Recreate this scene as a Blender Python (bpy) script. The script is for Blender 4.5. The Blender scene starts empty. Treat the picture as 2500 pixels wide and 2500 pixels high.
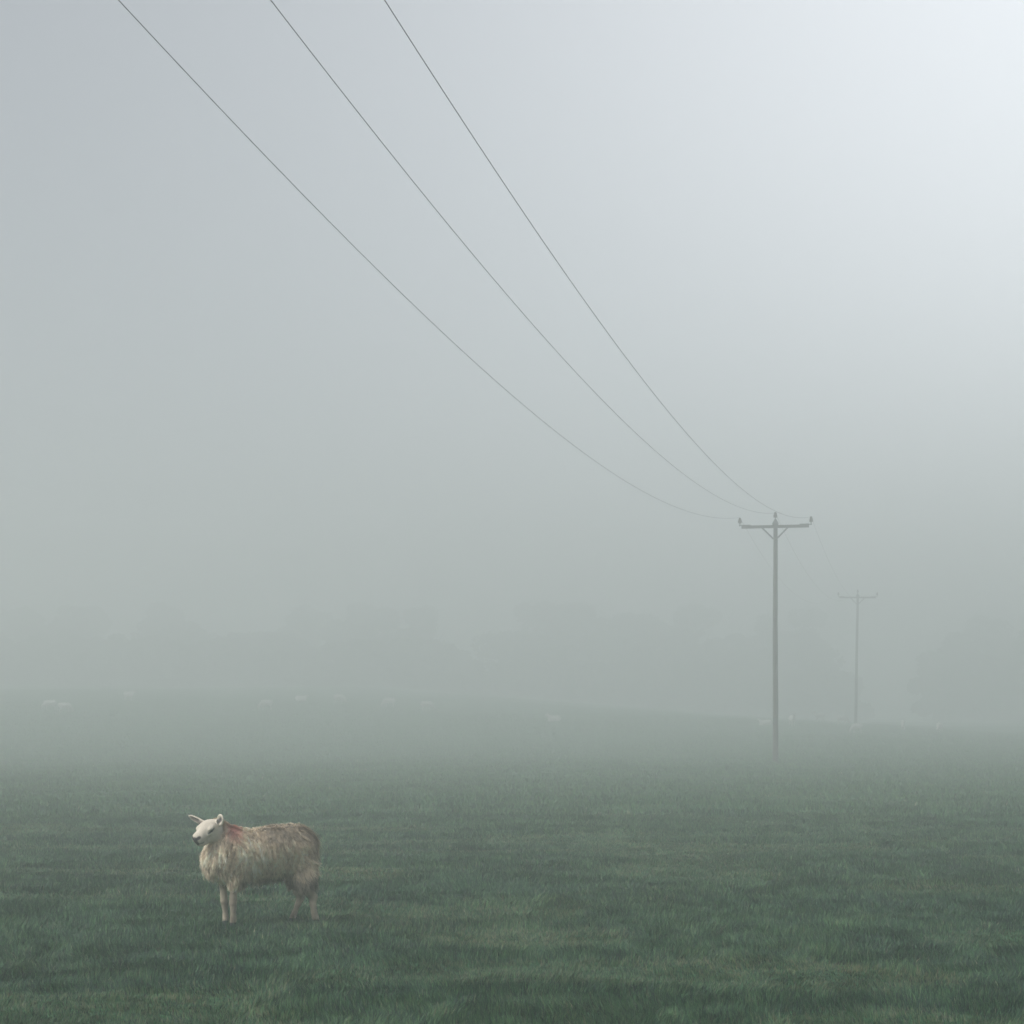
import bpy, math, random
import numpy as np
from mathutils import Vector

random.seed(7)
rng = np.random.default_rng(11)
scene = bpy.context.scene
C = scene.collection
R = math.radians

# ------------------------------------------------------------------ camera
F_PX, HORIZON, EYE = 5000.0, 1770.0, 1.6          # focal length, horizon row (2500 px frame), eye height
cam_d = bpy.data.cameras.new('camera')
cam_d.sensor_width = 36.0
cam_d.lens = F_PX / 2500.0 * 36.0
cam_d.shift_y = (HORIZON - 1250.0) / 2500.0
cam_d.clip_start, cam_d.clip_end = 0.1, 5000.0
cam = bpy.data.objects.new('camera', cam_d)
C.objects.link(cam)
cam.location = (0, 0, EYE)
cam.rotation_euler = (R(90), 0, 0)
scene.camera = cam

# ------------------------------------------------------------------ sky and sun
SUN_EL, SUN_AZ = 48.0, -118.0                        # azimuth from the view direction towards the right
world = bpy.data.worlds.new('World')
scene.world = world
world.use_nodes = True
nt = world.node_tree
bg = nt.nodes['Background']
sky = nt.nodes.new('ShaderNodeTexSky')
sky.sky_type = 'NISHITA'
sky.sun_disc = False
sky.sun_elevation = R(SUN_EL)
sky.sun_rotation = R(SUN_AZ)
sky.air_density, sky.dust_density, sky.ozone_density = 1.0, 2.5, 2.0
hs = nt.nodes.new('ShaderNodeHueSaturation')
hs.inputs['Saturation'].default_value = 0.42
nt.links.new(sky.outputs['Color'], hs.inputs['Color'])
# bright patch added to the sky low at right for the glow there
tcw = nt.nodes.new('ShaderNodeTexCoord')
dot = nt.nodes.new('ShaderNodeVectorMath'); dot.operation = 'DOT_PRODUCT'
GLOW_AZ, GLOW_EL = 24.0, 19.0
dot.inputs[1].default_value = (math.sin(R(GLOW_AZ)) * math.cos(R(GLOW_EL)), math.cos(R(GLOW_AZ)) * math.cos(R(GLOW_EL)), math.sin(R(GLOW_EL)))
nt.links.new(tcw.outputs['Generated'], dot.inputs[0])
mxx = nt.nodes.new('ShaderNodeMath'); mxx.operation = 'MAXIMUM'; mxx.inputs[1].default_value = 0.0
pw = nt.nodes.new('ShaderNodeMath'); pw.operation = 'POWER'; pw.inputs[1].default_value = 11.0
nt.links.new(dot.outputs['Value'], mxx.inputs[0]); nt.links.new(mxx.outputs[0], pw.inputs[0])
sc_ = nt.nodes.new('ShaderNodeVectorMath'); sc_.operation = 'SCALE'
sc_.inputs[0].default_value = (0.95, 0.965, 0.985)
gs = nt.nodes.new('ShaderNodeMath'); gs.operation = 'MULTIPLY'; gs.inputs[1].default_value = 12.0
nt.links.new(pw.outputs[0], gs.inputs[0]); nt.links.new(gs.outputs[0], sc_.inputs['Scale'])
ad = nt.nodes.new('ShaderNodeVectorMath'); ad.operation = 'ADD'
nt.links.new(hs.outputs['Color'], ad.inputs[0]); nt.links.new(sc_.outputs[0], ad.inputs[1])
nt.links.new(ad.outputs[0], bg.inputs['Color'])
bg.inputs['Strength'].default_value = 0.076

sun_d = bpy.data.lights.new('sun', 'SUN')
sun_d.energy, sun_d.angle, sun_d.color = 2.3, R(22), (1.0, 0.97, 0.92)
sun = bpy.data.objects.new('sun', sun_d)
C.objects.link(sun)
sd = Vector((math.sin(R(SUN_AZ)) * math.cos(R(SUN_EL)), math.cos(R(SUN_AZ)) * math.cos(R(SUN_EL)), math.sin(R(SUN_EL))))
sun.rotation_euler = sd.to_track_quat('Z', 'Y').to_euler()
sun.location = (60, 60, 80)

scene.view_settings.view_transform = 'Standard'
scene.view_settings.look = 'None'
scene.view_settings.exposure = 0.41
scene.view_settings.gamma = 1.0
scene.cycles.max_bounces = 12
scene.cycles.diffuse_bounces = 3
scene.cycles.transparent_max_bounces = 8
scene.cycles.volume_bounces = 10
scene.cycles.use_denoising = True
try:
    scene.cycles.denoiser = 'OPENIMAGEDENOISE'
except Exception:
    pass
scene.cycles.use_adaptive_sampling = False

# ------------------------------------------------------------------ helpers
def at(px, py, d):
    """world point at depth d seen at pixel (px, py) of the 2500 px photograph"""
    return Vector(((px - 1250.0) / F_PX * d, d, EYE + (HORIZON - py) / F_PX * d))

def tag(o, label=None, cat=None, group=None, kind=None):
    if label: o['label'] = label
    if cat: o['category'] = cat
    if group: o['group'] = group
    if kind: o['kind'] = kind
    return o

def link_mesh(name, V, F, mat, parent=None, smooth=False):
    me = bpy.data.meshes.new(name)
    me.from_pydata([tuple(v) for v in V], [], [tuple(f) for f in F])
    me.materials.append(mat)
    if smooth:
        me.polygons.foreach_set('use_smooth', [True] * len(me.polygons))
    me.update()
    o = bpy.data.objects.new(name, me)
    C.objects.link(o)
    if parent: o.parent = parent
    return o

def np_mesh(name, V, quads=None, tris=None, smooth=False):
    """fast mesh from numpy arrays"""
    me = bpy.data.meshes.new(name)
    me.vertices.add(len(V))
    me.vertices.foreach_set('co', np.ascontiguousarray(V, np.float32).ravel())
    nq = 0 if quads is None else len(quads)
    ntri = 0 if tris is None else len(tris)
    idx = np.concatenate([a.ravel() for a in (quads, tris) if a is not None and len(a)]).astype(np.int32)
    me.loops.add(len(idx))
    me.loops.foreach_set('vertex_index', idx)
    me.polygons.add(nq + ntri)
    starts = np.concatenate([np.arange(nq) * 4, nq * 4 + np.arange(ntri) * 3]).astype(np.int32)
    me.polygons.foreach_set('loop_start', starts)
    try:
        tot = np.concatenate([np.full(nq, 4), np.full(ntri, 3)]).astype(np.int32)
        me.polygons.foreach_set('loop_total', tot)
    except Exception:
        pass
    if smooth:
        me.polygons.foreach_set('use_smooth', np.ones(nq + ntri, bool))
    me.update(calc_edges=True)
    return me

def hash2(ix, iy, seed):
    h = (ix.astype(np.int64) * 374761393 + iy.astype(np.int64) * 668265263 + seed * 974634777) & 0xFFFFFFFF
    h = ((h ^ (h >> 13)) * 1274126177) & 0xFFFFFFFF
    return ((h ^ (h >> 16)) & 0xFFFF) / 65535.0

def vnoise(x, y, scale, seed=0):
    """value noise 0..1"""
    x = np.asarray(x, float) / scale; y = np.asarray(y, float) / scale
    ix, iy = np.floor(x), np.floor(y)
    fx, fy = x - ix, y - iy
    fx = fx * fx * (3 - 2 * fx); fy = fy * fy * (3 - 2 * fy)
    ix = ix.astype(np.int64); iy = iy.astype(np.int64)
    a, b = hash2(ix, iy, seed), hash2(ix + 1, iy, seed)
    c, d = hash2(ix, iy + 1, seed), hash2(ix + 1, iy + 1, seed)
    return (a * (1 - fx) + b * fx) * (1 - fy) + (c * (1 - fx) + d * fx) * fy

def sstep(a, b, x):
    t = np.clip((np.asarray(x, float) - a) / (b - a), 0, 1)
    return t * t * (3 - 2 * t)

def terrain(x, y):
    """height of the field: nearly level in front, rising away and towards the left"""
    x = np.asarray(x, float); y = np.asarray(y, float)
    lift = np.clip(0.0200 - 0.00034 * x, 0.008, 0.0255)
    far = np.clip(y - 78, 0, None)
    z = 0.10 + y * lift * (1 - np.exp(-(far / 55.0) ** 2))
    z += 0.05 * (vnoise(x, y, 3.2, 3) - 0.5) * sstep(0, 12, y)
    z += 0.035 * (vnoise(x, y, 0.9, 5) - 0.5)
    z += 0.25 * (vnoise(x, y, 19.0, 8) - 0.5) * sstep(20, 60, y)
    return z

def nodes_of(name, rough=0.8):
    m = bpy.data.materials.new(name)
    m.use_nodes = True
    b = m.node_tree.nodes['Principled BSDF']
    b.inputs['Roughness'].default_value = rough
    b.inputs['Specular IOR Level'].default_value = 0.25
    return m, m.node_tree, b

def ramp(t, stops):
    r = t.nodes.new('ShaderNodeValToRGB')
    while len(r.color_ramp.elements) < len(stops):
        r.color_ramp.elements.new(0.5)
    for e, (p, c) in zip(r.color_ramp.elements, stops):
        e.position = p
        e.color = (*c, 1)
    return r

def noise(t, scale, detail=4, rough=0.55, vec=None):
    n = t.nodes.new('ShaderNodeTexNoise')
    n.inputs['Scale'].default_value = scale
    n.inputs['Detail'].default_value = detail
    n.inputs['Roughness'].default_value = rough
    if vec is not None:
        t.links.new(vec, n.inputs['Vector'])
    return n

# ------------------------------------------------------------------ materials
def mat_ground():
    m, t, b = nodes_of('pasture_soil', 0.95)
    geo = t.nodes.new('ShaderNodeNewGeometry')
    n1 = noise(t, 0.35, 6, 0.62, geo.outputs['Position'])
    n2 = noise(t, 9.0, 5, 0.6, geo.outputs['Position'])
    r1 = ramp(t, [(0.30, (0.018, 0.072, 0.032)), (0.52, (0.028, 0.105, 0.044)), (0.72, (0.048, 0.115, 0.050))])
    r2 = ramp(t, [(0.3, (0.45, 0.45, 0.45)), (0.7, (1.25, 1.25, 1.2))])
    mx = t.nodes.new('ShaderNodeMix'); mx.data_type = 'RGBA'; mx.blend_type = 'MULTIPLY'
    mx.inputs[0].default_value = 1.0
    t.links.new(n1.outputs['Fac'], r1.inputs['Fac'])
    t.links.new(n2.outputs['Fac'], r2.inputs['Fac'])
    t.links.new(r1.outputs['Color'], mx.inputs[6])
    t.links.new(r2.outputs['Color'], mx.inputs[7])
    t.links.new(mx.outputs[2], b.inputs['Base Color'])
    bp = t.nodes.new('ShaderNodeBump'); bp.inputs['Strength'].default_value = 0.6
    bp.inputs['Distance'].default_value = 0.08
    t.links.new(n2.outputs['Fac'], bp.inputs['Height'])
    t.links.new(bp.outputs['Normal'], b.inputs['Normal'])
    return m

def mat_grass():
    m, t, b = nodes_of('grass_blades', 0.6)
    b.inputs['Specular IOR Level'].default_value = 0.3
    at_ = t.nodes.new('ShaderNodeAttribute'); at_.attribute_name = 'tone'
    r = ramp(t, [(0.0, (0.005, 0.020, 0.022)), (0.25, (0.013, 0.053, 0.034)), (0.5, (0.034, 0.106, 0.052)),
                 (0.82, (0.115, 0.230, 0.095)), (0.93, (0.15, 0.14, 0.09)), (1.0, (0.42, 0.40, 0.28))])
    t.links.new(at_.outputs['Fac'], r.inputs['Fac'])
    geo = t.nodes.new('ShaderNodeNewGeometry')
    n1 = noise(t, 0.45, 5, 0.6, geo.outputs['Position'])
    r2 = ramp(t, [(0.34, (0.80, 0.88, 0.92)), (0.5, (1.0, 1.0, 1.0)), (0.68, (1.22, 1.02, 0.98))])
    mx = t.nodes.new('ShaderNodeMix'); mx.data_type = 'RGBA'; mx.blend_type = 'MULTIPLY'
    mx.inputs[0].default_value = 1.0
    t.links.new(n1.outputs['Fac'], r2.inputs['Fac'])
    t.links.new(r.outputs['Color'], mx.inputs[6])
    t.links.new(r2.outputs['Color'], mx.inputs[7])
    t.links.new(mx.outputs[2], b.inputs['Base Color'])
    return m

def mat_attr(name, rough=0.85, bump=0.0, bscale=60.0, var=0.0, trans=0.0):
    m, t, b = nodes_of(name, rough)
    a = t.nodes.new('ShaderNodeAttribute'); a.attribute_name = 'pigment'
    tc = t.nodes.new('ShaderNodeTexCoord')
    n = noise(t, bscale, 4, 0.6, tc.outputs['Object'])
    r = ramp(t, [(0.3, (1 - var,) * 3), (0.7, (1 + var,) * 3)])
    mx = t.nodes.new('ShaderNodeMix'); mx.data_type = 'RGBA'; mx.blend_type = 'MULTIPLY'
    mx.inputs[0].default_value = 1.0
    t.links.new(n.outputs['Fac'], r.inputs['Fac'])
    t.links.new(a.outputs['Color'], mx.inputs[6])
    t.links.new(r.outputs['Color'], mx.inputs[7])
    t.links.new(mx.outputs[2], b.inputs['Base Color'])
    if bump:
        bp = t.nodes.new('ShaderNodeBump'); bp.inputs['Strength'].default_value = bump
        bp.inputs['Distance'].default_value = 0.01
        t.links.new(n.outputs['Fac'], bp.inputs['Height'])
        t.links.new(bp.outputs['Normal'], b.inputs['Normal'])
    if trans:
        tr = t.nodes.new('ShaderNodeBsdfTranslucent')
        t.links.new(mx.outputs[2], tr.inputs['Color'])
        ms = t.nodes.new('ShaderNodeMixShader'); ms.inputs[0].default_value = trans
        t.links.new(b.outputs[0], ms.inputs[1]); t.links.new(tr.outputs[0], ms.inputs[2])
        t.links.new(ms.outputs[0], t.nodes['Material Output'].inputs['Surface'])
    return m

def mat_wood(name, c0, c1):
    m, t, b = nodes_of(name, 0.85)
    tc = t.nodes.new('ShaderNodeTexCoord')
    mp = t.nodes.new('ShaderNodeMapping'); mp.inputs['Scale'].default_value = (14, 14, 0.9)
    t.links.new(tc.outputs['Object'], mp.inputs['Vector'])
    n = noise(t, 1.0, 6, 0.6, mp.outputs['Vector'])
    r = ramp(t, [(0.3, c0), (0.7, c1)])
    t.links.new(n.outputs['Fac'], r.inputs['Fac'])
    t.links.new(r.outputs['Color'], b.inputs['Base Color'])
    bp = t.nodes.new('ShaderNodeBump'); bp.inputs['Strength'].default_value = 0.4
    t.links.new(n.outputs['Fac'], bp.inputs['Height'])
    t.links.new(bp.outputs['Normal'], b.inputs['Normal'])
    return m

def mat_plain(name, c, rough=0.6, metal=0.0, var=0.2, scale=8.0):
    m, t, b = nodes_of(name, rough)
    tc = t.nodes.new('ShaderNodeTexCoord')
    n = noise(t, scale, 4, 0.6, tc.outputs['Object'])
    r = ramp(t, [(0.3, tuple(v * (1 - var) for v in c)), (0.7, tuple(v * (1 + var) for v in c))])
    t.links.new(n.outputs['Fac'], r.inputs['Fac'])
    t.links.new(r.outputs['Color'], b.inputs['Base Color'])
    b.inputs['Metallic'].default_value = metal
    return m

M_GROUND, M_GRASS = mat_ground(), mat_grass()
M_BODY = mat_attr('sheep_skin_and_short_wool', 0.9, 0.25, 90.0, 0.07)
M_FLEECE = mat_attr('sheep_fleece', 0.95, 0.0, 45.0, 0.16, 0.32)
M_POLE = mat_wood('creosoted_wood', (0.055, 0.052, 0.047), (0.12, 0.11, 0.098))
M_STEEL = mat_plain('galvanised_steel', (0.09, 0.095, 0.10), 0.6, 0.3)
M_CERAMIC = mat_plain('brown_glazed_porcelain', (0.055, 0.035, 0.028), 0.3)
M_WIRE = mat_plain('weathered_aluminium_wire', (0.030, 0.033, 0.040), 0.6, 0.0)
M_LEAF = mat_plain('dark_tree_leaves', (0.045, 0.06, 0.035), 0.8, 0.0, 0.4, 0.6)
M_STRAW = mat_plain('pale_straw', (0.55, 0.52, 0.40), 0.8)

# ------------------------------------------------------------------ field (one sheet reaching out of sight)
def build_field():
    ys = np.concatenate([np.linspace(-60, 8, 35)[:-1], np.linspace(8, 30, 221)[:-1],
                         np.linspace(30, 90, 181)[:-1], np.linspace(90, 280, 191)[:-1], np.linspace(280, 640, 25)])
    fx = np.linspace(-1, 1, 241)
    half = 7 + np.clip(ys, 8, None) * 0.55
    X = np.sign(fx)[None, :] * (np.abs(fx)[None, :] * half[:, None] + (np.abs(fx)[None, :] ** 9) * (420 - half[:, None]))
    Y = np.repeat(ys[:, None], len(fx), 1)
    Z = terrain(X, Y)
    V = np.stack([X, Y, Z], -1).reshape(-1, 3)
    n, m = len(ys), len(fx)
    i = np.arange(n - 1)[:, None] * m + np.arange(m - 1)[None, :]
    q = np.stack([i, i + 1, i + m + 1, i + m], -1).reshape(-1, 4)
    me = np_mesh('ground', V, q, None, True)
    me.materials.append(M_GROUND)
    o = bpy.data.objects.new('ground', me)
    C.objects.link(o)
    tag(o, 'wide grassy pasture rising gently away into the fog', 'field', kind='structure')
build_field()

# ------------------------------------------------------------------ sheep as smooth implicit bodies
ZX = lambda zx: 420 + zx / 4.83          # pixel of the enlarged study crop -> photograph pixel
ZY = lambda zy: 1950 + zy / 4.83
D0 = 15.4
PSI = R(21)
NEAR = np.array([math.sin(PSI), -math.cos(PSI), 0.0])     # towards the near flank
BACK = np.array([math.cos(PSI), math.sin(PSI), 0.0])      # towards the tail
PXM = F_PX / D0 * 4.83                                    # crop pixels per metre at the sheep

def axis_point(zx, zy, t=0.0):
    """point at lateral offset t from the body's mid-plane that is seen at crop pixel (zx, zy)"""
    s = ((zx - 1000) / PXM - t * NEAR[0]) / BACK[0]
    y = D0 + s * BACK[1] + t * NEAR[1]
    return np.array(at(ZX(zx), ZY(zy), y))

ORIGIN = np.array([float(at(ZX(1000), 0, D0).x), D0, 0.0])
ORIGIN[2] = float(terrain(ORIGIN[0], ORIGIN[1]))

class Field:
    def __init__(self, lo, hi, h):
        self.lo, self.h = np.array(lo, float), h
        self.n = tuple(int(math.ceil((b - a) / h)) + 1 for a, b in zip(lo, hi))
        self.ax = [(self.lo[i] + np.arange(self.n[i]) * h).astype(np.float32) for i in range(3)]
        self.v = np.full(self.n, 1.0, np.float32)
    def add(self, fn, centre, reach, k):
        sl = []
        for i in range(3):
            a = int(max(0, (centre[i] - reach[i] - self.lo[i]) / self.h - 1))
            b = int(min(self.n[i], (centre[i] + reach[i] - self.lo[i]) / self.h + 2))
            if b <= a: return
            sl.append(slice(a, b))
        P = np.stack(np.meshgrid(self.ax[0][sl[0]], self.ax[1][sl[1]], self.ax[2][sl[2]], indexing='ij'), -1)
        d = fn(P)
        cur = self.v[tuple(sl)]
        if k > 0:
            hh = np.maximum(k - np.abs(cur - d), 0) / k
            self.v[tuple(sl)] = np.minimum(cur, d) - hh * hh * k * 0.25
        else:
            hh = np.maximum(-k - np.abs(-cur - d), 0) / (-k)          # smooth subtraction
            self.v[tuple(sl)] = np.maximum(cur, -d) + hh * hh * (-k) * 0.25
    def ellipsoid(self, c, r, axes=None, k=0.03):
        c = np.array(c, float); r = np.array(r, float)
        A = np.eye(3) if axes is None else np.array(axes, float)
        def fn(P):
            q = (P - c) @ A.T
            k0 = np.sqrt(((q / r) ** 2).sum(-1))
            k1 = np.sqrt(((q / r ** 2) ** 2).sum(-1)) + 1e-6
            return (k0 * (k0 - 1) / k1).astype(np.float32)
        self.add(fn, c, [max(r) + abs(k) * 1.2 + 0.02] * 3, k)
    def capsule(self, a, b, ra, rb, k=0.02):
        a = np.array(a, float); b = np.array(b, float)
        ab = b - a; L2 = max(float(ab @ ab), 1e-9)
        def fn(P):
            q = P - a
            t = np.clip((q @ ab) / L2, 0, 1)
            return (np.sqrt(((q - t[..., None] * ab) ** 2).sum(-1)) - (ra + (rb - ra) * t)).astype(np.float32)
        m = max(ra, rb) + abs(k) * 1.2 + 0.02
        self.add(fn, (a + b) / 2, np.abs(ab) / 2 + m, k)

def surface_nets(v, lo, h):
    s = v < 0
    n = np.array(v.shape)
    cs = tuple(n - 1)
    acc = np.zeros(cs + (3,), np.float32); cnt = np.zeros(cs, np.float32)
    corners = [(i, j, k) for i in (0, 1) for j in (0, 1) for k in (0, 1)]
    def sub(a, c): return a[c[0]:c[0] + cs[0], c[1]:c[1] + cs[1], c[2]:c[2] + cs[2]]
    for c in corners:
        for ax in range(3):
            if c[ax]: continue
            c2 = list(c); c2[ax] = 1
            va, vb = sub(v, c), sub(v, c2)
            x = sub(s, c) != sub(s, c2)
            t = np.where(x, va / np.where(x, va - vb, 1), 0)
            for a2 in range(3):
                acc[..., a2] += np.where(x, c[a2] + (t if a2 == ax else 0), 0)
            cnt += x
    act = cnt > 0
    idx = np.full(cs, -1, np.int64); idx[act] = np.arange(act.sum())
    g = np.stack(np.nonzero(act), -1)
    V = lo + (g + acc[act] / cnt[act][:, None]) * h
    quads = []
    for ax in range(3):
        a = [slice(1, n[i] - 1) for i in range(3)]; a[ax] = slice(0, n[ax] - 1)
        b = list(a); b[ax] = slice(1, n[ax])
        s0, s1 = s[tuple(a)], s[tuple(b)]
        for flip in (False, True):
            e = (s0 & ~s1) if not flip else (~s0 & s1)
            ijk = np.stack(np.nonzero(e), -1) + np.array([x.start for x in a])
            u, w = (ax + 1) % 3, (ax + 2) % 3
            def cell(du, dw):
                q = ijk.copy(); q[:, u] -= du; q[:, w] -= dw
                return idx[q[:, 0], q[:, 1], q[:, 2]]
            f = np.stack([cell(1, 1), cell(0, 1), cell(0, 0), cell(1, 0)], -1)
            quads.append(f[:, ::-1] if flip else f)
    return V, np.concatenate(quads)

# head frame of the near sheep
HC = axis_point(466, 350, 0.0) + np.array([0, -0.045, 0])
A_ = np.array([-0.485, -0.744, -0.46]); A_ /= np.linalg.norm(A_)      # towards the nose
L_ = np.array([0.838, -0.546, 0.0]); L_ /= np.linalg.norm(L_)         # towards its left ear (nearer to us)
U_ = np.cross(L_, A_)
if U_[2] < 0: U_ = -U_
hd = lambda a, l, u: HC + a * A_ + l * L_ + u * U_
HAX = [A_, L_, U_]
BAX = [BACK, NEAR, np.array([0, 0, 1.0])]

def near_sheep():
    h = 0.006
    lo = axis_point(150, 1420) - np.array([0.06, 0.45, 0.06])
    hi = axis_point(1800, 160) + np.array([0.08, 0.45, 0.05])
    lo[1], hi[1] = D0 - 0.55, D0 + 0.50
    W, S = Field(lo, hi, h), Field(lo, hi, h)      # fleece-covered volume, bare parts
    sh = 0.022                                      # the locks add this much
    def we(zx, zy, t, rs, rv, rt, k=0.07):
        W.ellipsoid(axis_point(zx, zy, t), (rs - sh, rt - sh, rv - sh), BAX, k)
    we(614, 690, 0, .157, .178, .160)
    we(760, 645, 0, .20, .205, .185)
    we(1050, 590, 0, .28, .172, .205)
    we(1130, 745, 0, .27, .138, .125)
    we(1300, 568, 0, .25, .180, .198)
    we(1462, 575, 0, .162, .187, .165)
    we(1572, 790, .085, .10, .180, .085, .05)
    we(1580, 930, .090, .082, .095, .075, .05)
    we(1450, 900, -.09, .075, .085, .07, .05)
    we(735, 940, .075, .060, .075, .060, .04)
    we(1440, 780, -.085, .09, .16, .085, .05)
    we(770, 870, .05, .085, .115, .10, .05)
    we(655, 835, -.05, .08, .092, .085, .05)
    # neck rising to the turned head
    W.capsule(axis_point(700, 560, 0), hd(-0.070, -0.005, -0.035), 0.135, 0.070, 0.05)
    W.ellipsoid(axis_point(510, 690, 0.0), (.075, .095, .10), BAX, 0.05)
    # legs
    def chain(pts, t, F=S, k=0.012):
        c = [axis_point(p[0], p[1], t) for p in pts]
        rr = [p[2] / PXM for p in pts]
        drop = c[-1][2] - rr[-1] * 0.6 - float(terrain(c[-1][0], c[-1][1]))   # let the hoof stand on the turf
        for i, q in enumerate(c):
            q[2] -= drop * i / (len(c) - 1)
        for i in range(len(c) - 1):
            F.capsule(c[i], c[i + 1], rr[i], rr[i + 1], k)
    chain([(740, 900, 54), (734, 1010, 48), (722, 1140, 42), (720, 1185, 44), (722, 1240, 35), (722, 1315, 33), (720, 1350, 37), (714, 1392, 35)], .075)
    chain([(596, 900, 50), (602, 1010, 44), (610, 1120, 40), (614, 1165, 42), (622, 1220, 33), (630, 1300, 31), (632, 1335, 35), (626, 1372, 33)], -.075)
    chain([(1400, 860, 76), (1440, 960, 64), (1484, 1072, 58), (1518, 1130, 46), (1482, 1205, 34), (1446, 1285, 31), (1428, 1320, 35), (1402, 1362, 35)], -.095)
    chain([(1560, 880, 78), (1584, 970, 64), (1618, 1065, 66), (1668, 1128, 50), (1660, 1200, 38), (1674, 1280, 35), (1688, 1325, 39), (1710, 1376, 36)], .095)
    # head
    E = lambda c, r, k=0.025: S.ellipsoid(hd(*c), r, HAX, k)
    K = lambda a, b, ra, rb, k=0.02: S.capsule(hd(*a), hd(*b), ra, rb, k)
    E((-0.010, 0, 0.000), (.072, .078, .066))
    E((0.032, 0, 0.020), (.058, .078, .044))
    K((0.03, 0, 0.012), (0.140, 0, 0.006), .060, .045, .03)
    K((-0.01, 0, -0.052), (0.130, 0, -0.042), .046, .030, .03)
    for sgn in (1, -1):
        E((0.012, sgn * .042, -0.032), (.055, .036, .052), .03)
        E((0.052, sgn * .062, 0.036), (.030, .017, .015), .015)       # brow
        E((0.072, sgn * .052, 0.006), (.036, .018, .014), .012)       # lower lid and cheek
    E((0.150, 0, 0.002), (.034, .047, .041), .02)
    E((0.142, 0, -0.038), (.032, .033, .022), .012)
    K((0.197, 0.006, -0.026), (0.140, 0.046, -0.030), .004, .003, -.006)   # mouth
    K((0.197, -0.006, -0.026), (0.140, -0.046, -0.030), .004, .003, -.006)
    for sgn in (1, -1):
        K((0.194, sgn * .013, 0.020), (0.174, sgn * .033, 0.026), .006, .004, -.006)   # nostril
        K((0.094, sgn * .060, 0.014), (0.036, sgn * .084, 0.028), .0045, .0065, -.006)   # squinting eye
    # ears: flattened leaf with a hollow
    def ear(base, tip, normal, wide, thick):
        base, tip = np.array(base), np.array(tip)
        ax = tip - base; L = np.linalg.norm(ax); ax /= L
        n = np.array(normal, float); n -= (n @ ax) * ax; n /= np.linalg.norm(n)
        w = np.cross(ax, n)
        S.ellipsoid(base + ax * L * 0.42, (L * 0.58, wide, thick), [ax, w, n], 0.010)
        S.ellipsoid(base + ax * L * 0.46 + n * thick * 1.15, (L * 0.47, wide * 0.70, thick * 1.15), [ax, w, n], -0.004)
        S.capsule(base - ax * 0.015, base + ax * L * 0.18, 0.024, 0.018, 0.012)
        return base, ax, n, w, L
    fe_b, fe_t = hd(-0.020, -0.066, 0.030), None
    fe_t = np.array(at(ZX(188), ZY(196), HC[1] + 0.075))
    ne_b = hd(-0.034, 0.068, 0.040)
    ne_t = np.array(at(ZX(602), ZY(220), HC[1] - 0.115))
    ears = [ear(fe_b, fe_t, (-0.15, -1.0, -0.55), 0.026, 0.011), ear(ne_b, ne_t, (-0.75, -0.75, -0.05), 0.045, 0.014)]
    Wv, Sv = W.v.copy(), S.v.copy()
    k = 0.02
    hh = np.maximum(k - np.abs(Wv - Sv), 0) / k
    tot = np.minimum(Wv, Sv) - hh * hh * k * 0.25
    V, Q = surface_nets(tot, W.lo, h)
    gi = np.clip(((V - W.lo) / h).round().astype(int), 0, np.array(W.n) - 1)
    wv, sv = Wv[gi[:, 0], gi[:, 1], gi[:, 2]], Sv[gi[:, 0], gi[:, 1], gi[:, 2]]
    wool = sstep(-0.008, 0.008, sv - wv)[:, None]
    # pigment
    P = V - HC
    a, l, u = P @ A_, P @ L_, P @ U_
    skin = np.array([0.68, 0.615, 0.515]) * np.ones((len(V), 1))
    head = sstep(-0.14, -0.05, a)[:, None]
    leg = np.array([0.36, 0.31, 0.24])
    low = (V[:, 2] < HC[2] - 0.30)[:, None]
    skin = np.where(low, leg, skin)
    stain = vnoise(V[:, 0] * 1.0 + V[:, 1], V[:, 2], 0.05, 21)[:, None]
    skin = np.where(low, skin * (0.45 + 0.9 * stain), skin * (0.90 + 0.16 * stain))
    dark = np.array([0.035, 0.037, 0.042])
    def near_seg(p, q):
        p, q = np.array(p), np.array(q)
        X = np.stack([a, l, u], -1); d = q - p
        t = np.clip(((X - p) @ d) / (d @ d), 0, 1)
        return np.linalg.norm(X - p - t[:, None] * d, axis=1)
    m = np.zeros(len(V))
    for sgn in (1, -1):
        m = np.maximum(m, 1 - sstep(.005, .010, near_seg((0.094, sgn * .060, 0.014), (0.036, sgn * .086, 0.028))))
        m = np.maximum(m, 1 - sstep(.008, .016, near_seg((0.190, sgn * .010, 0.014), (0.172, sgn * .035, 0.024))))
        m = np.maximum(m, 0.6 * (1 - sstep(.003, .009, near_seg((0.188, sgn * .004, -0.024), (0.145, sgn * .044, -0.030)))))
    m = np.maximum(m, 0.9 * (1 - sstep(.014, .026, near_seg((0.190, 0, 0.014), (0.184, 0, -0.022)))))
    skin = skin * (1 - m[:, None]) + dark * m[:, None]
    for (b_, ax, n, w, L), inner in zip(ears, ((0.20, 0.17, 0.155), (0.07, 0.068, 0.072))):
        q = V - b_
        s_, t_, n_ = q @ ax, q @ w, q @ n
        inn = (s_ > 0.008) & (n_ > -0.008) & (n_ < 0.035)
        e = (1 - sstep(0.012, 0.030, np.abs(t_) * (1.0 + 0.7 * s_ / L))) * (1 - sstep(L * 0.70, L * 0.98, s_)) * inn * 0.92
        skin = skin * (1 - e[:, None]) + np.array(inner) * e[:, None]
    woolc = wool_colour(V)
    gz = terrain(V[:, 0], V[:, 1])
    hoof = ((V[:, 2] - gz) < 0.035)[:, None] & low
    skin = np.where(hoof, dark * 1.2, skin)
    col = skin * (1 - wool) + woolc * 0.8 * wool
    return V, Q, col, wool[:, 0], W

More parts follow.
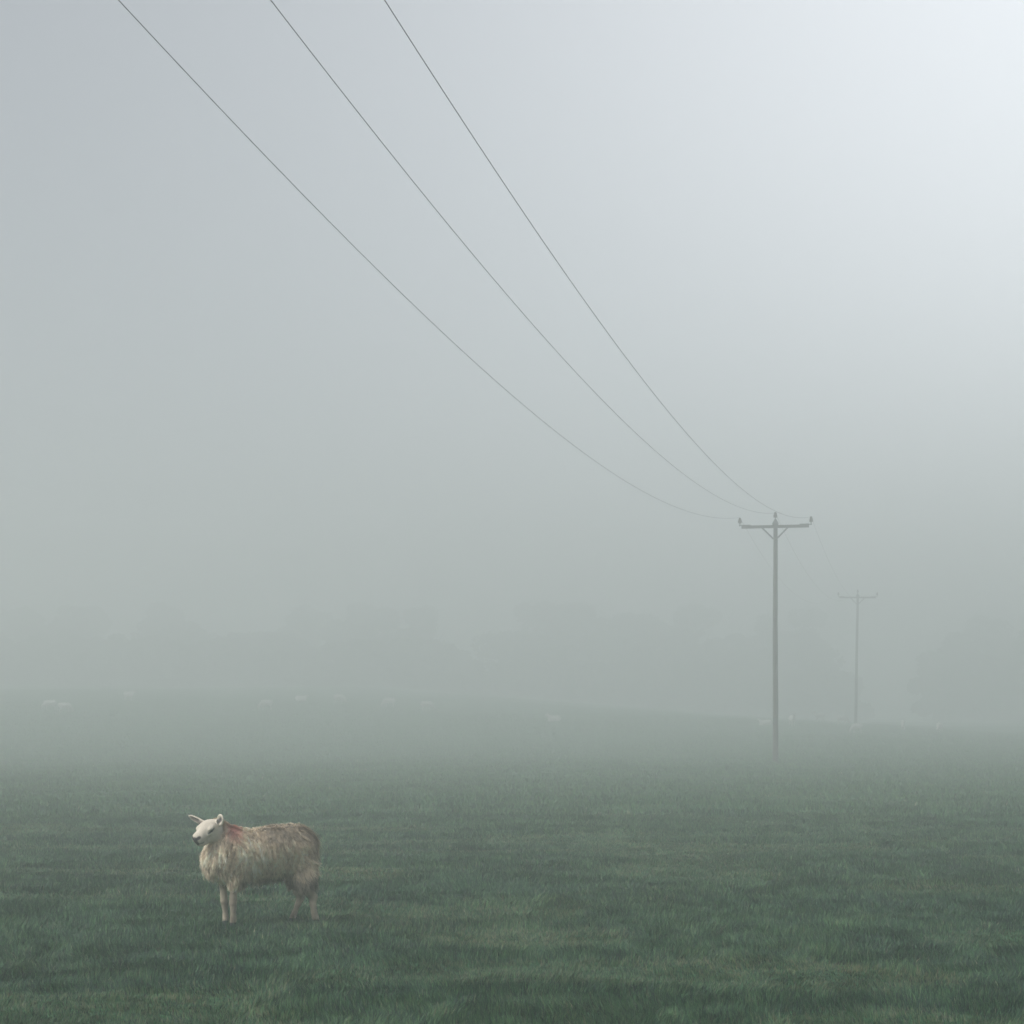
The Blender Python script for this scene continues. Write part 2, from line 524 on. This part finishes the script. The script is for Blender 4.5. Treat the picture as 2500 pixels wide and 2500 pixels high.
def wool_colour(V):
    """cream wool with dirtier grey-brown patches and a pink paint mark on the withers"""
    n1 = vnoise(V[:, 0] + 0.3 * V[:, 1], V[:, 2], 0.13, 31)[:, None]
    n2 = vnoise(V[:, 0], V[:, 2] + 0.5 * V[:, 1], 0.035, 32)[:, None]
    c = np.array([0.80, 0.68, 0.525]) * (0.80 + 0.25 * n1 + 0.22 * n2)
    # grey, soiled saddle over the loins and belly shade painted into the wool
    loin = axis_point(1330, 360)
    d = np.linalg.norm((V - loin) * np.array([0.75, 0.3, 1.6]), axis=1)[:, None]
    g = (1 - sstep(0.04, 0.22, d)) * (0.25 + 0.75 * n1)
    c = c * (1 - 0.55 * g) + np.array([0.16, 0.155, 0.15]) * 0.55 * g
    rr = axis_point(1640, 430)
    d = np.linalg.norm((V - rr) * np.array([0.9, 0.3, 1.3]), axis=1)[:, None]
    g = (1 - sstep(0.02, 0.10, d)) * 0.3 * n1
    c = c * (1 - g) + np.array([0.17, 0.155, 0.14]) * g
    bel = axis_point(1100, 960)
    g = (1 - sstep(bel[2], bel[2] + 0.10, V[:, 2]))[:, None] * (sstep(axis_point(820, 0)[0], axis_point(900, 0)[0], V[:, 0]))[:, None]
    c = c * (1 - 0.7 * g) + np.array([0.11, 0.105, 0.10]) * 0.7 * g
    # pink marker
    pk = axis_point(726, 358, 0.06)
    q = (V - pk) * np.array([1.0, 0.45, 1.0])
    d = np.sqrt(q[:, 0] ** 2 * 1.0 + q[:, 1] ** 2 + (q[:, 2] * 0.8 + q[:, 0] * 0.35) ** 2)[:, None]
    p = (1 - sstep(0.0, 0.088, d)) * 0.80
    return c * (1 - p) + np.array([0.95, 0.46, 0.41]) * p

def vert_normals(V, Q):
    a, b, c, d = (V[Q[:, i]] for i in range(4))
    fn = np.cross(c - a, d - b)
    N = np.zeros_like(V)
    for i in range(4):
        np.add.at(N, Q[:, i], fn)
    return N / (np.linalg.norm(N, axis=1)[:, None] + 1e-9)

def set_pigment(me, col):
    ca = me.color_attributes.new('pigment', 'FLOAT_COLOR', 'POINT')
    ca.data.foreach_set('color', np.concatenate([col, np.ones((len(col), 1))], 1).astype(np.float32).ravel())

def build_fleece(V, N, wool, n_locks, parent, org):
    ok = np.nonzero(wool > 0.75)[0]
    pick = rng.choice(ok, n_locks)
    p0 = V[pick] + rng.normal(0, 0.003, (n_locks, 3))
    n = N[pick]
    cell = np.floor(p0 / 0.028 + 0.35 * (vnoise(p0[:, 0], p0[:, 2], 0.02, 50) - .5)[:, None]).astype(np.int64)
    key = (cell[:, 0] * 73856093) ^ (cell[:, 1] * 19349663) ^ (cell[:, 2] * 83492791)
    _, inv = np.unique(key, return_inverse=True)
    nc = inv.max() + 1
    cn = np.bincount(inv, minlength=nc)[:, None]
    mean = np.stack([np.bincount(inv, p0[:, i], nc) for i in range(3)], 1) / cn
    c_dir = rng.normal(0, 0.19, (nc, 3))[inv]; c_len = rng.uniform(0.78, 1.22, nc)[inv]
    c_tone = rng.uniform(0.74, 1.14, nc)[inv]; c_ph = rng.uniform(0, 6.28, nc)[inv]
    pull = mean[inv] - p0
    # combing direction: down and a little back, swirled by slow noise, laid on the surface
    sw = (vnoise(p0[:, 0] + p0[:, 1], p0[:, 2], 0.10, 41) - 0.5)
    sw2 = (vnoise(p0[:, 0] - p0[:, 1], p0[:, 2], 0.045, 43) - 0.5)
    fw = sstep(axis_point(1350, 0)[0], axis_point(1650, 0)[0], p0[:, 0])
    d = np.zeros((n_locks, 3)); d[:, 2] = -1.0
    d += BACK[None, :] * (0.15 + 1.0 * sw + 0.5 * sw2 + 0.45 * fw)[:, None]
    d += rng.normal(0, 0.06, (n_locks, 3)) + c_dir
    d -= (d * n).sum(1)[:, None] * n * 0.92
    d /= np.linalg.norm(d, axis=1)[:, None] + 1e-6
    L = c_len * rng.uniform(0.045, 0.080, n_locks) * (0.75 + 0.5 * vnoise(p0[:, 0], p0[:, 2], 0.06, 44))
    L *= 1 - 0.45 * (1 - sstep(0.10, 0.22, np.linalg.norm(p0 - HC, axis=1)))
    L *= 1 - 0.35 * sstep(0.5, 0.9, n[:, 2])
    wd = rng.uniform(0.0022, 0.0048, n_locks)
    side = np.cross(d, n); side /= np.linalg.norm(side, axis=1)[:, None] + 1e-6
    lift = np.where(rng.uniform(0, 1, n_locks) < 0.09, rng.uniform(0.4, 0.95, n_locks), rng.uniform(0.10, 0.42, n_locks))
    curl = rng.normal(0, 0.10, n_locks)
    segs = 6
    pts = []
    for s in range(segs + 1):
        f = s / segs
        out = (lift * L * (f - 0.62 * f * f))[:, None] * n * 1.3 + 0.010 * f * n
        c = p0 + d * (L * f)[:, None] + out + side * (curl * L * f * f + 0.0030 * np.sin(c_ph + f * 9.0) * min(1, f * 3))[:, None] + pull * 0.8 * f ** 1.3
        c[:, 2] -= 0.10 * L * f * f
        w = (wd * (1 - f * 0.85) if s < segs else wd * 0)[:, None]
        if s < segs:
            tw = side * 0.9 + n * 0.35
            pts += [c - tw * w, c + tw * w]
        else:
            pts.append(c)
    k = len(pts)
    P = np.stack(pts, 1).reshape(-1, 3)
    b = np.arange(n_locks)[:, None] * k
    quads = np.concatenate([b + np.array([2 * s, 2 * s + 1, 2 * s + 3, 2 * s + 2]) for s in range(segs - 1)])
    tris = b + np.array([2 * segs - 2, 2 * segs - 1, 2 * segs])
    me = np_mesh('fleece', P - org, quads, tris, True)
    me.materials.append(M_FLEECE)
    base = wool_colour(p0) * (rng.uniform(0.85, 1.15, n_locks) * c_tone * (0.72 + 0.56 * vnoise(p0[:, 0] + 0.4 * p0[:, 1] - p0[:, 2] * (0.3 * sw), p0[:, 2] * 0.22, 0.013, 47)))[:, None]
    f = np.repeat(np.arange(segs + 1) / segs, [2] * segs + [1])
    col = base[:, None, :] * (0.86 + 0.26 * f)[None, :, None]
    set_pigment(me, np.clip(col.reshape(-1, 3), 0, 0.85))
    o = bpy.data.objects.new('fleece', me)
    C.objects.link(o); o.parent = parent
    return o

def empty(name, loc):
    o = bpy.data.objects.new(name, None)
    o.empty_display_size = 0.2
    C.objects.link(o); o.location = loc
    return o

def build_near_sheep():
    root = empty('sheep', ORIGIN)
    tag(root, 'large shaggy cream sheep with pink paint on its withers, alone in the foreground', 'sheep')
    V, Q, col, wool, W = near_sheep()
    # gentle smoothing removes the grid
    for _ in range(2):
        S = np.zeros_like(V); cnt = np.zeros(len(V))
        for i in range(4):
            for j in (1, 3):
                np.add.at(S, Q[:, i], V[Q[:, (i + j) % 4]]); np.add.at(cnt, Q[:, i], 1)
        V = V * 0.6 + 0.4 * S / cnt[:, None]
    me = np_mesh('body', V - ORIGIN, Q, None, True)
    me.materials.append(M_BODY)
    set_pigment(me, col)
    b = bpy.data.objects.new('body', me)
    C.objects.link(b); b.parent = root
    N = vert_normals(V, Q)
    build_fleece(V, N, wool, 42000, root, ORIGIN)
    # eyeball just showing in the squint
    for sgn in (1, -1):
        c = hd(0.062, sgn * 0.0640, 0.020) - ORIGIN
        vs, fs = [], []
        for i in range(7):
            for j in range(12):
                th, ph = math.pi * i / 6, 2 * math.pi * j / 12
                q = np.array([math.sin(th) * math.cos(ph), math.sin(th) * math.sin(ph), math.cos(th)]) * 0.0115
                vs.append(c + q)
        for i in range(6):
            for j in range(12):
                fs.append((i * 12 + j, i * 12 + (j + 1) % 12, (i + 1) * 12 + (j + 1) % 12, (i + 1) * 12 + j))
        link_mesh('eye', vs, fs, M_EYE, root, True)
M_EYE = mat_plain('dark_wet_eye', (0.02, 0.016, 0.012), 0.15)
build_near_sheep()

# ------------------------------------------------------------------ the flock in the fog
def far_sheep_mesh(pose):
    """a whole smaller sheep, 1.15 m long, head towards -x, origin between the hooves"""
    h = 0.022
    lo, hi = (-0.95, -0.35, -0.03), (0.70, 0.35, 1.05)
    F = Field(lo, hi, h)
    I = np.eye(3)
    dz = -0.34 if pose == 'lying' else 0.0
    F.ellipsoid((-0.22, 0, 0.56 + dz), (.24, .185, .22), I, .06)
    F.ellipsoid((0.02, 0, 0.57 + dz), (.30, .20, .22), I, .06)
    F.ellipsoid((0.28, 0, 0.58 + dz), (.22, .185, .22), I, .06)
    F.ellipsoid((0.44, 0, 0.54 + dz), (.06, .05, .12), I, .05)
    if pose == 'grazing':
        F.capsule((-0.36, 0, 0.56), (-0.58, 0, 0.30), .14, .085, .06)
        F.capsule((-0.60, 0, 0.27), (-0.70, 0, 0.09), .068, .036, .03)
        ear_c, ear_d = (-0.58, 0.30), 0.0
    else:
        F.capsule((-0.34, 0, 0.64 + dz), (-0.50, 0, 0.82 + dz), .14, .085, .06)
        F.capsule((-0.52, 0, 0.86 + dz), (-0.70, 0, 0.76 + dz), .070, .038, .03)
        ear_c, ear_d = (-0.49, 0.90 + dz), 0.02
    for s in (1, -1):
        F.ellipsoid((ear_c[0], s * 0.10, ear_c[1] + ear_d), (.022, .07, .028), I, .015)
        if pose != 'lying':
            F.capsule((-0.26, s * .09, 0.42), (-0.25, s * .09, 0.22), .055, .032, .03)
            F.capsule((-0.25, s * .09, 0.22), (-0.25, s * .09, 0.0), .032, .028, .02)
            F.capsule((0.30, s * .10, 0.45), (0.33, s * .10, 0.27), .09, .045, .03)
            F.capsule((0.33, s * .10, 0.27), (0.38, s * .10, 0.22), .045, .035, .02)
            F.capsule((0.38, s * .10, 0.22), (0.35, s * .10, 0.0), .033, .028, .02)
        else:
            F.capsule((-0.30, s * .11, 0.06), (-0.48, s * .11, 0.04), .05, .035, .03)
            F.ellipsoid((0.26, s * .14, 0.12), (.16, .08, .12), I, .04)
    V, Q = surface_nets(F.v, F.lo, h)
    N = vert_normals(V, Q)
    body = (V[:, 0] > -0.45) & (V[:, 2] > (0.34 if pose != 'lying' else 0.0))
    V = V + N * (np.where(body, 0.022, 0.0) * (vnoise(V[:, 0] + V[:, 1], V[:, 2] + V[:, 1], 0.06, 5) - 0.3))[:, None]
    me = np_mesh('sheep', V, Q, None, True)
    me.materials.append(M_BODY)
    c = np.where(body[:, None], np.array([0.49, 0.485, 0.46]), np.array([0.46, 0.45, 0.42]))
    muzzle = (V[:, 0] < -0.68)[:, None]
    set_pigment(me, np.where(muzzle, np.array([0.08, 0.07, 0.07]), c * (0.9 + 0.2 * vnoise(V[:, 0], V[:, 2], 0.1, 2))[:, None]))
    return me

FAR = {p: far_sheep_mesh(p) for p in ('standing', 'grazing', 'lying')}
FLOCK = 'pale sheep grazing far off in the fog'
# pixel of the middle of the body, depth, pose, heading in degrees (0 = facing left), label
far_list = [
    (2092, 133, 'grazing', 20, 'pale sheep grazing with head down at the foot of the farther pole'),
    (1353, 134, 'lying', 5, 'white sheep lying down alone in mid field, left of the nearer pole'),
    (2294, 139, 'grazing', 62, 'pale sheep turned three-quarters towards us, rightmost of the distant flock'),
    (2205, 143, 'grazing', 75, 'pale sheep second from the right in the flock, right of the farther pole'),
    (1934, 143, 'standing', 100, 'faint sheep just to the right of the nearer pole, seen end-on'),
    (1868, 142, 'lying', 0, 'faint low sheep just left of the nearer pole'),
    (2056, 150, 'grazing', 190, 'faint sheep between the two poles, close left of the farther pole'),
    (2001, 158, 'standing', 20, 'faintest sheep between the two poles, midway along the gap'),
    (122, 139, 'grazing', 10, 'faint grazing sheep at far left, left one of the close pair'),
    (158, 136, 'grazing', 185, 'faint grazing sheep at far left, right one of the close pair'),
    (315, 153, 'standing', 170, 'very faint sheep left of centre, just right of the close pair'),
    (650, 140, 'grazing', 15, 'faint sheep with arched back, on the rise directly above the foreground sheep'),
    (735, 152, 'lying', 185, 'very faint lying sheep right of the arched grazing one'),
    (828, 151, 'grazing', 170, 'very faint sheep in left half, leftmost of the three strung out near the centre'),
    (950, 149, 'grazing', 8, 'very faint sheep near the centre, middle of the three strung out'),
    (1042, 146, 'grazing', 190, 'very faint sheep near the centre, left of the lone white lying sheep'),
]
for i, (px, d, pose, rot, lab) in enumerate(far_list):
    o = bpy.data.objects.new('sheep', FAR[pose])
    C.objects.link(o)
    x = (px - 1250) / F_PX * d
    o.location = (x, d, float(terrain(x, d)) + 0.005)
    o.rotation_euler = (0, 0, R(rot))
    s = 0.82 + 0.10 * ((i * 37) % 10) / 10
    o.scale = (s, s, s)
    tag(o, lab, 'sheep', FLOCK)

# ------------------------------------------------------------------ power line
P1 = at(1893, 1863, 82.0); P2 = at(2089, 1770, 152.0)
LINE = (Vector((P2.x, P2.y, 0)) - Vector((P1.x, P1.y, 0))).normalized()
ARM = Vector((LINE.y, -LINE.x, 0))                 # to the right of the line

def ring_sweep(path, radii, seg=14, cap=True):
    V, Fc = [], []
    n = len(path)
    for i, (p, r) in enumerate(zip(path, radii)):
        a = Vector(path[max(i - 1, 0)]); b = Vector(path[min(i + 1, n - 1)])
        t = (b - a).normalized()
        ref = Vector((0, 0, 1)) if abs(t.z) < 0.9 else Vector((1, 0, 0))
        x = t.cross(ref).normalized(); y = t.cross(x)
        for k in range(seg):
            an = 2 * math.pi * k / seg
            V.append(Vector(p) + (x * math.cos(an) + y * math.sin(an)) * r)
    for i in range(n - 1):
        for k in range(seg):
            k2 = (k + 1) % seg
            Fc.append((i * seg + k, i * seg + k2, (i + 1) * seg + k2, (i + 1) * seg + k))
    if cap:
        Fc.append(tuple(range(seg))[::-1]); Fc.append(tuple((n - 1) * seg + k for k in range(seg)))
    return V, Fc

def beam(a, b, w, h, side, bev=0.012):
    """bevelled rectangular bar from a to b; w along side, h across"""
    a, b = Vector(a), Vector(b)
    t = (b - a).normalized(); s = Vector(side).normalized(); u = t.cross(s).normalized()
    V, Fc = [], []
    prof = [(-w/2 + bev, -h/2), (w/2 - bev, -h/2), (w/2, -h/2 + bev), (w/2, h/2 - bev),
            (w/2 - bev, h/2), (-w/2 + bev, h/2), (-w/2, h/2 - bev), (-w/2, -h/2 + bev)]
    for e in (a, b):
        for p, q in prof:
            V.append(e + s * p + u * q)
    for k in range(8):
        k2 = (k + 1) % 8
        Fc.append((k, k2, 8 + k2, 8 + k))
    Fc += [tuple(range(8))[::-1], tuple(range(8, 16))]
    return V, Fc

def merge(*parts):
    V, Fc = [], []
    for v, f in parts:
        o = len(V); V += list(v); Fc += [tuple(i + o for i in q) for q in f]
    return V, Fc

POLE_H = 9.70
def insulator_parts(root, x, z):
    """pin, then ribbed porcelain body with skirts"""
    V, Fc = ring_sweep([Vector((x, 0, z)), Vector((x, 0, z + 0.20))], [0.02, 0.02], 8)
    if abs(x) > 0.1:
        sx = 1 if x > 0 else -1
        V, Fc = merge((V, Fc), beam((x - sx * 0.12, 0, z + 0.012), (x + sx * 0.035, 0, z + 0.012), 0.06, 0.03, (0, 1, 0), 0.004))
    o = link_mesh('pin', V, Fc, M_STEEL, root)
    prof = [(0.00, 0.030), (0.01, 0.062), (0.035, 0.068), (0.05, 0.046), (0.065, 0.064), (0.095, 0.062),
            (0.115, 0.044), (0.13, 0.050), (0.165, 0.046), (0.18, 0.034), (0.195, 0.040), (0.215, 0.030), (0.222, 0.012)]
    V, Fc = ring_sweep([Vector((x, 0, z + 0.11 + a)) for a, _ in prof], [r * 1.25 for _, r in prof], 14)
    link_mesh('insulator', V, Fc, M_CERAMIC, root, True)

def build_pole(base, label, lean=(0, 0)):
    root = empty('utility_pole', base)
    root.rotation_euler = (R(lean[0]), R(lean[1]), math.atan2(ARM.y, ARM.x))
    tag(root, label, 'utility pole', 'wooden utility poles carrying the power line')
    hs_ = np.linspace(-0.4, POLE_H - 0.06, 16)
    rad = [0.118 - 0.034 * (z + 0.4) / POLE_H + 0.0025 * math.sin(z * 3.1) for z in hs_]
    path = [Vector((0.006 * math.sin(z * 0.9), 0.005 * math.cos(z * 0.7), z)) for z in hs_]
    V, Fc = ring_sweep(path, rad, 18)
    link_mesh('pole', V, Fc, M_POLE, root, True)
    # weather cap and saddle bracket
    V, Fc = ring_sweep([Vector((0, 0, z)) for z in (POLE_H - 0.22, POLE_H - 0.15, POLE_H - 0.10, POLE_H + 0.06)], [0.098, 0.128, 0.122, 0.028], 12)
    link_mesh('pole_cap', V, Fc, M_STEEL, root)
    za = POLE_H - 0.20
    off = -0.135
    V, Fc = beam((-1.34, off, za - 0.06), (1.34, off, za - 0.06), 0.10, 0.115, (0, 1, 0))
    link_mesh('crossarm', V, Fc, M_POLE, root)
    for s in (1, -1):
        V, Fc = beam((s * 0.98, off, za + 0.014), (s * 1.345, off, za + 0.014), 0.09, 0.03, (0, 1, 0), 0.004)
        link_mesh('arm_plate', V, Fc, M_STEEL, root)
        V, Fc = beam((s * 0.52, off - 0.066, za - 0.10), (s * 0.06, off - 0.03, za - 0.56), 0.02, 0.062, (0, 1, 0), 0.004)
        link_mesh('brace', V, Fc, M_STEEL, root)
        V, Fc = ring_sweep([Vector((s * 0.50, off - 0.09, za - 0.10)), Vector((s * 0.50, off + 0.07, za - 0.10))], [0.014, 0.014], 8)
        link_mesh('bolt', V, Fc, M_STEEL, root)
    for x, z in ((-1.42, za + 0.0), (0.0, POLE_H + 0.00), (1.42, za + 0.0)):
        insulator_parts(root, x, z)
    # small maintenance plate and its strap low on the shaft
    V, Fc = beam((0, -0.124, 1.55), (0, -0.124, 1.80), 0.15, 0.008, (1, 0, 0), 0.003)
    link_mesh('plate', V, Fc, M_STEEL, root)
    return root

b1 = Vector((P1.x, P1.y, float(terrain(P1.x, P1.y))))
b2 = Vector((P2.x, P2.y, float(terrain(P2.x, P2.y))))
build_pole(b1, 'nearer tall dark wooden pole with braced crossarm and three insulators', (0, 0))
build_pole(b2, 'farther wooden pole, a faint leaning outline in the fog', (0, 0.9))
bpy.context.view_layer.update()

def wire_end(base, k):
    x = (-1.42, 0.0, 1.42)[k]
    z = POLE_H + (0.147, 0.289, 0.119)[k]
    return Vector((base.x, base.y, base.z)) + ARM * x + Vector((0, 0, z))

names = ('left', 'middle', 'right')
SPAN = (b2 - b1).length
for k in range(3):
    e1 = wire_end(b1, k)
    pts = []                                        # next support is outside the picture on the left
    for i in range(61):
        t = 72.5 * i / 60
        p = e1 - LINE * t
        p.z += -(0.11356, 0.10833, 0.11553)[k] * t + (0.001556, 0.001473, 0.001525)[k] * t * t
        pts.append(p)
    V, Fc = ring_sweep([p - e1 for p in pts], [0.0050] * len(pts), 7)
    o = link_mesh('power_line', V, Fc, M_WIRE, None, True)
    o.location = e1
    tag(o, f'dark wire rising from the nearer pole out of the picture, {names[k]} of the three', 'wire', 'wires of the near span')
    e2 = wire_end(b2, k)
    pts = []
    for i in range(41):
        f = i / 40
        p = e1.lerp(e2, f); p.z -= 4 * 1.9 * f * (1 - f)
        pts.append(p)
    V, Fc = ring_sweep([p - e1 for p in pts], [0.0042] * len(pts), 6)
    o = link_mesh('power_line', V, Fc, M_WIRE, None, True)
    o.location = e1
    tag(o, f'faint wire sagging between the nearer and the farther pole, {names[k]} of the three', 'wire', 'wires of the far span')

# ------------------------------------------------------------------ woods behind the fog
def wood(name, label, trees, seed):
    r = np.random.default_rng(seed)
    V, Q = [], []
    n0 = 0
    for (x, y, top, rad) in trees:
        g = float(terrain(x, y))
        H = top - g
        # trunk with limbs
        for j in range(5):
            if j == 0:
                a, b, ra, rb = (x, y, g - 0.3), (x + r.normal(0, .3), y, g + H * 0.6), 0.35, 0.16
            else:
                z0 = g + H * r.uniform(0.25, 0.5); an = r.uniform(0, 6.28)
                a, b, ra, rb = (x, y, z0), (x + math.cos(an) * rad * .6, y + math.sin(an) * rad * .6, z0 + H * 0.28), 0.14, 0.05
            v, f = ring_sweep([Vector(a), (Vector(a) + Vector(b)) / 2, Vector(b)], [ra, (ra + rb) / 2, rb], 6, False)
            V.append(np.array([tuple(p) for p in v])); Q.append(np.array(f) + n0); n0 += len(v)
        # boughs: leaf sprays spread through several lobes
        nl = 11
        lobes = [(x + r.normal(0, rad * .42), y + r.normal(0, rad * .42), g + H * r.uniform(0.12 if H < 9 else 0.3, 0.90), rad * r.uniform(.30, .52)) for _ in range(nl)]
        lobes.append((x, y, g + H * 0.86, rad * .42))
        for (lx, ly, lz, lr) in lobes:
            m = 240
            u = r.normal(size=(m, 3)); u /= np.linalg.norm(u, axis=1)[:, None]
            c = np.array([lx, ly, lz]) + u * (lr * r.uniform(0.45, 1.08, m) ** 0.6)[:, None] * np.array([1, 1, 0.85])
            c[:, 2] = np.minimum(c[:, 2], top)
            e1_ = r.normal(size=(m, 3)); e1_ /= np.linalg.norm(e1_, axis=1)[:, None]
            e2_ = np.cross(e1_, r.normal(size=(m, 3))); e2_ /= np.linalg.norm(e2_, axis=1)[:, None]
            s = r.uniform(0.14, 0.42, m)[:, None]
            q = np.stack([c - e1_ * s - e2_ * s * .6, c + e1_ * s - e2_ * s * .5, c + e1_ * s * .8 + e2_ * s * .6, c - e1_ * s * .7 + e2_ * s * .5], 1).reshape(-1, 3)
            V.append(q); Q.append(np.arange(m * 4).reshape(-1, 4) + n0); n0 += m * 4
    me = np_mesh(name, np.concatenate(V), np.concatenate(Q), None, False)
    me.materials.append(M_LEAF)
    o = bpy.data.objects.new(name, me)
    C.objects.link(o)
    tag(o, label, 'wood', kind='stuff')

def tree_row(x0, x1, top_px, d0, d1, seed, step=120):
    r = np.random.default_rng(seed); out = []
    px = x0
    while px <= x1:
        d = r.uniform(d0, d1)
        ty = top_px(px) + abs(r.normal(0, 14)) + 130 * (d1 - d) / (d1 - d0)
        out.append(((px - 1250) / F_PX * d, d, EYE + (HORIZON - ty) / F_PX * d, r.uniform(3.2, 4.6)))
        # lower growth in front so that the wood closes down to the ground
        d2 = d0 - r.uniform(1, 5)
        out.append(((px + 40 - 1250) / F_PX * d2, d2, EYE + (HORIZON - ty) / F_PX * d2 * r.uniform(.45, .65), r.uniform(2.5, 3.6)))
        for q in range(3):
            d3 = d0 - r.uniform(0, 8); p3 = px + q * 40 + r.uniform(-15, 15)
            x3 = (p3 - 1250) / F_PX * d3
            out.append((x3, d3, float(terrain(x3, d3)) + r.uniform(3.0, 6.0), r.uniform(2.2, 3.2)))
        px += step * r.uniform(0.5, 1.0)
    return out
wood('woodland', 'dim grey mass of woodland at the left behind the fog', tree_row(-260, 1090, lambda p: 1446 + 10 * math.sin(p * .01), 245, 288, 1, 60), 1)
wood('woodland', 'dim grey mass of woodland behind and left of the nearer pole', tree_row(1240, 2010, lambda p: 1446 + 10 * math.sin(p * .013), 255, 292, 2, 60), 2)
wood('woodland', 'dim grey mass of woodland at the right edge behind the fog', tree_row(2290, 2800, lambda p: 1448 + 10 * math.sin(p * .02), 260, 296, 3, 60), 3)

# ------------------------------------------------------------------ grass
def build_grass(name, label, n, d0, d1, power, seed, h0, w0, margin):
    r = np.random.default_rng(seed)
    # depth drawn so that density per square metre falls as d**-power; width of the strip grows with d
    dd = np.linspace(d0, d1, 2000)
    pdf = (2 * (margin + dd * 0.27)) * dd ** (-power)
    cdf = np.cumsum(pdf); cdf /= cdf[-1]
    y = np.interp(r.uniform(0, 1, n), cdf, dd)
    x = r.uniform(-1, 1, n) * (margin + y * 0.27)
    # pull towards tussock centres
    cx, cy = vnoise(x, y, 0.11, 61) - .5, vnoise(x, y, 0.11, 62) - .5
    sc = (y / 12) ** 0.5
    x = x + cx * 0.05 * sc; y = y + cy * 0.05 * sc
    z = terrain(x, y) - 0.004
    big = vnoise(x, y, 1.7, 63); mid = vnoise(x, y, 0.42, 64); sml = vnoise(x, y, 0.13, 65)
    ht = h0 * (0.55 + 0.25 * big + 0.40 * mid + 0.55 * sml) * r.uniform(0.6, 1.25, n)
    worn = 1 - sstep(0.30, 0.42, vnoise(x * 0.6, y, 1.1, 66))            # thin, trodden places
    ht *= 1 - 0.45 * worn
    wid = w0 * (y / 12) ** 0.85 * r.uniform(0.6, 1.3, n)
    # lie of the blades: slow swirl
    ang = 6.283 * (1.6 * vnoise(x, y, 0.55, 67) + 0.5 * vnoise(x, y, 0.16, 68)) + r.normal(0, 0.7, n)
    lean = (0.25 + 0.75 * vnoise(x, y, 0.35, 69)) * r.uniform(0.2, 1.2, n)
    dx, dy = np.cos(ang) * lean, np.sin(ang) * lean
    fa = r.uniform(0, math.pi, n)
    sx, sy = np.cos(fa) * 1.0, np.sin(fa) * 0.6
    norm = np.sqrt(sx ** 2 + sy ** 2); sx /= norm; sy /= norm
    def pt(f, s):
        hx = x + dx * ht * f ** 1.7 * 0.9; hy = y + dy * ht * f ** 1.7 * 0.9
        hz = z + ht * (f - 0.22 * lean * f * f)
        w = wid * 0.5 * s
        return np.stack([hx + sx * w, hy + sy * w, hz], 1)
    P = np.stack([pt(0, -1), pt(0, 1), pt(.5, -.85), pt(.5, .85), pt(1.0, 0)], 1)
    tone = 0.38 + 0.12 * (big - .5) + 0.20 * (mid - .5) + 0.30 * (sml - .5) + r.normal(0, 0.25, n)
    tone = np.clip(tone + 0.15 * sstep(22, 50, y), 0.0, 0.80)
    dead = r.uniform(0, 1, n) < (0.045 + 0.32 * worn) * (1 - 0.7 * sstep(22, 45, y))
    tone[dead] = r.uniform(0.86, 0.94, dead.sum())
    straw = r.uniform(0, 1, n) < 0.0022
    tone[straw] = r.uniform(0.95, 1.0, straw.sum())
    # blades crowd: none inside a hoof is needed, they simply stand around it
    V = P.reshape(-1, 3)
    b = np.arange(n)[:, None] * 5
    me = np_mesh(name, V, b + np.array([0, 1, 3, 2]), b + np.array([2, 3, 4]), False)
    att = me.attributes.new('tone', 'FLOAT', 'POINT')
    shade = np.array([0.0, 0.0, 0.0, 0.0, 0.0])
    tv = np.where((tone > 0.84)[:, None], tone[:, None], np.clip(tone[:, None] + shade[None, :], 0, 0.83))
    att.data.foreach_set('value', tv.astype(np.float32).ravel())
    me.materials.append(M_GRASS)
    o = bpy.data.objects.new(name, me)
    C.objects.link(o)
    tag(o, label, 'grass', kind='stuff')

build_grass('grass', 'short damp green pasture grass covering the foreground', 760000, 9.0, 34.0, 1.7, 5, 0.052, 0.0036, 1.2)
build_grass('grass', 'short pasture grass farther out, fading into the fog', 260000, 33.0, 150.0, 1.9, 6, 0.08, 0.0052, 2.0)

# ------------------------------------------------------------------ fog: one closed box of even air
def build_haze():
    x0, x1, y0, y1, z0, z1 = -440.0, 440.0, -75.0, 660.0, -1.4, 22.0
    V = [(x, y, z) for z in (z0, z1) for (x, y) in ((x0, y0), (x1, y0), (x1, y1), (x0, y1))]
    Fc = [(0, 3, 2, 1), (4, 5, 6, 7), (0, 1, 5, 4), (1, 2, 6, 5), (2, 3, 7, 6), (3, 0, 4, 7)]
    m = bpy.data.materials.new('fog'); m.use_nodes = True
    t = m.node_tree; t.nodes.clear()
    out = t.nodes.new('ShaderNodeOutputMaterial')
    v = t.nodes.new('ShaderNodeVolumePrincipled')
    v.inputs['Color'].default_value = (0.978, 0.993, 0.990, 1)
    v.inputs['Density'].default_value = 0.0129
    v.inputs['Anisotropy'].default_value = 0.50
    t.links.new(v.outputs['Volume'], out.inputs['Volume'])
    o = link_mesh('haze', V, Fc, m)
    tag(o, 'pale even fog lying over the whole field', 'fog', kind='stuff')
build_haze()
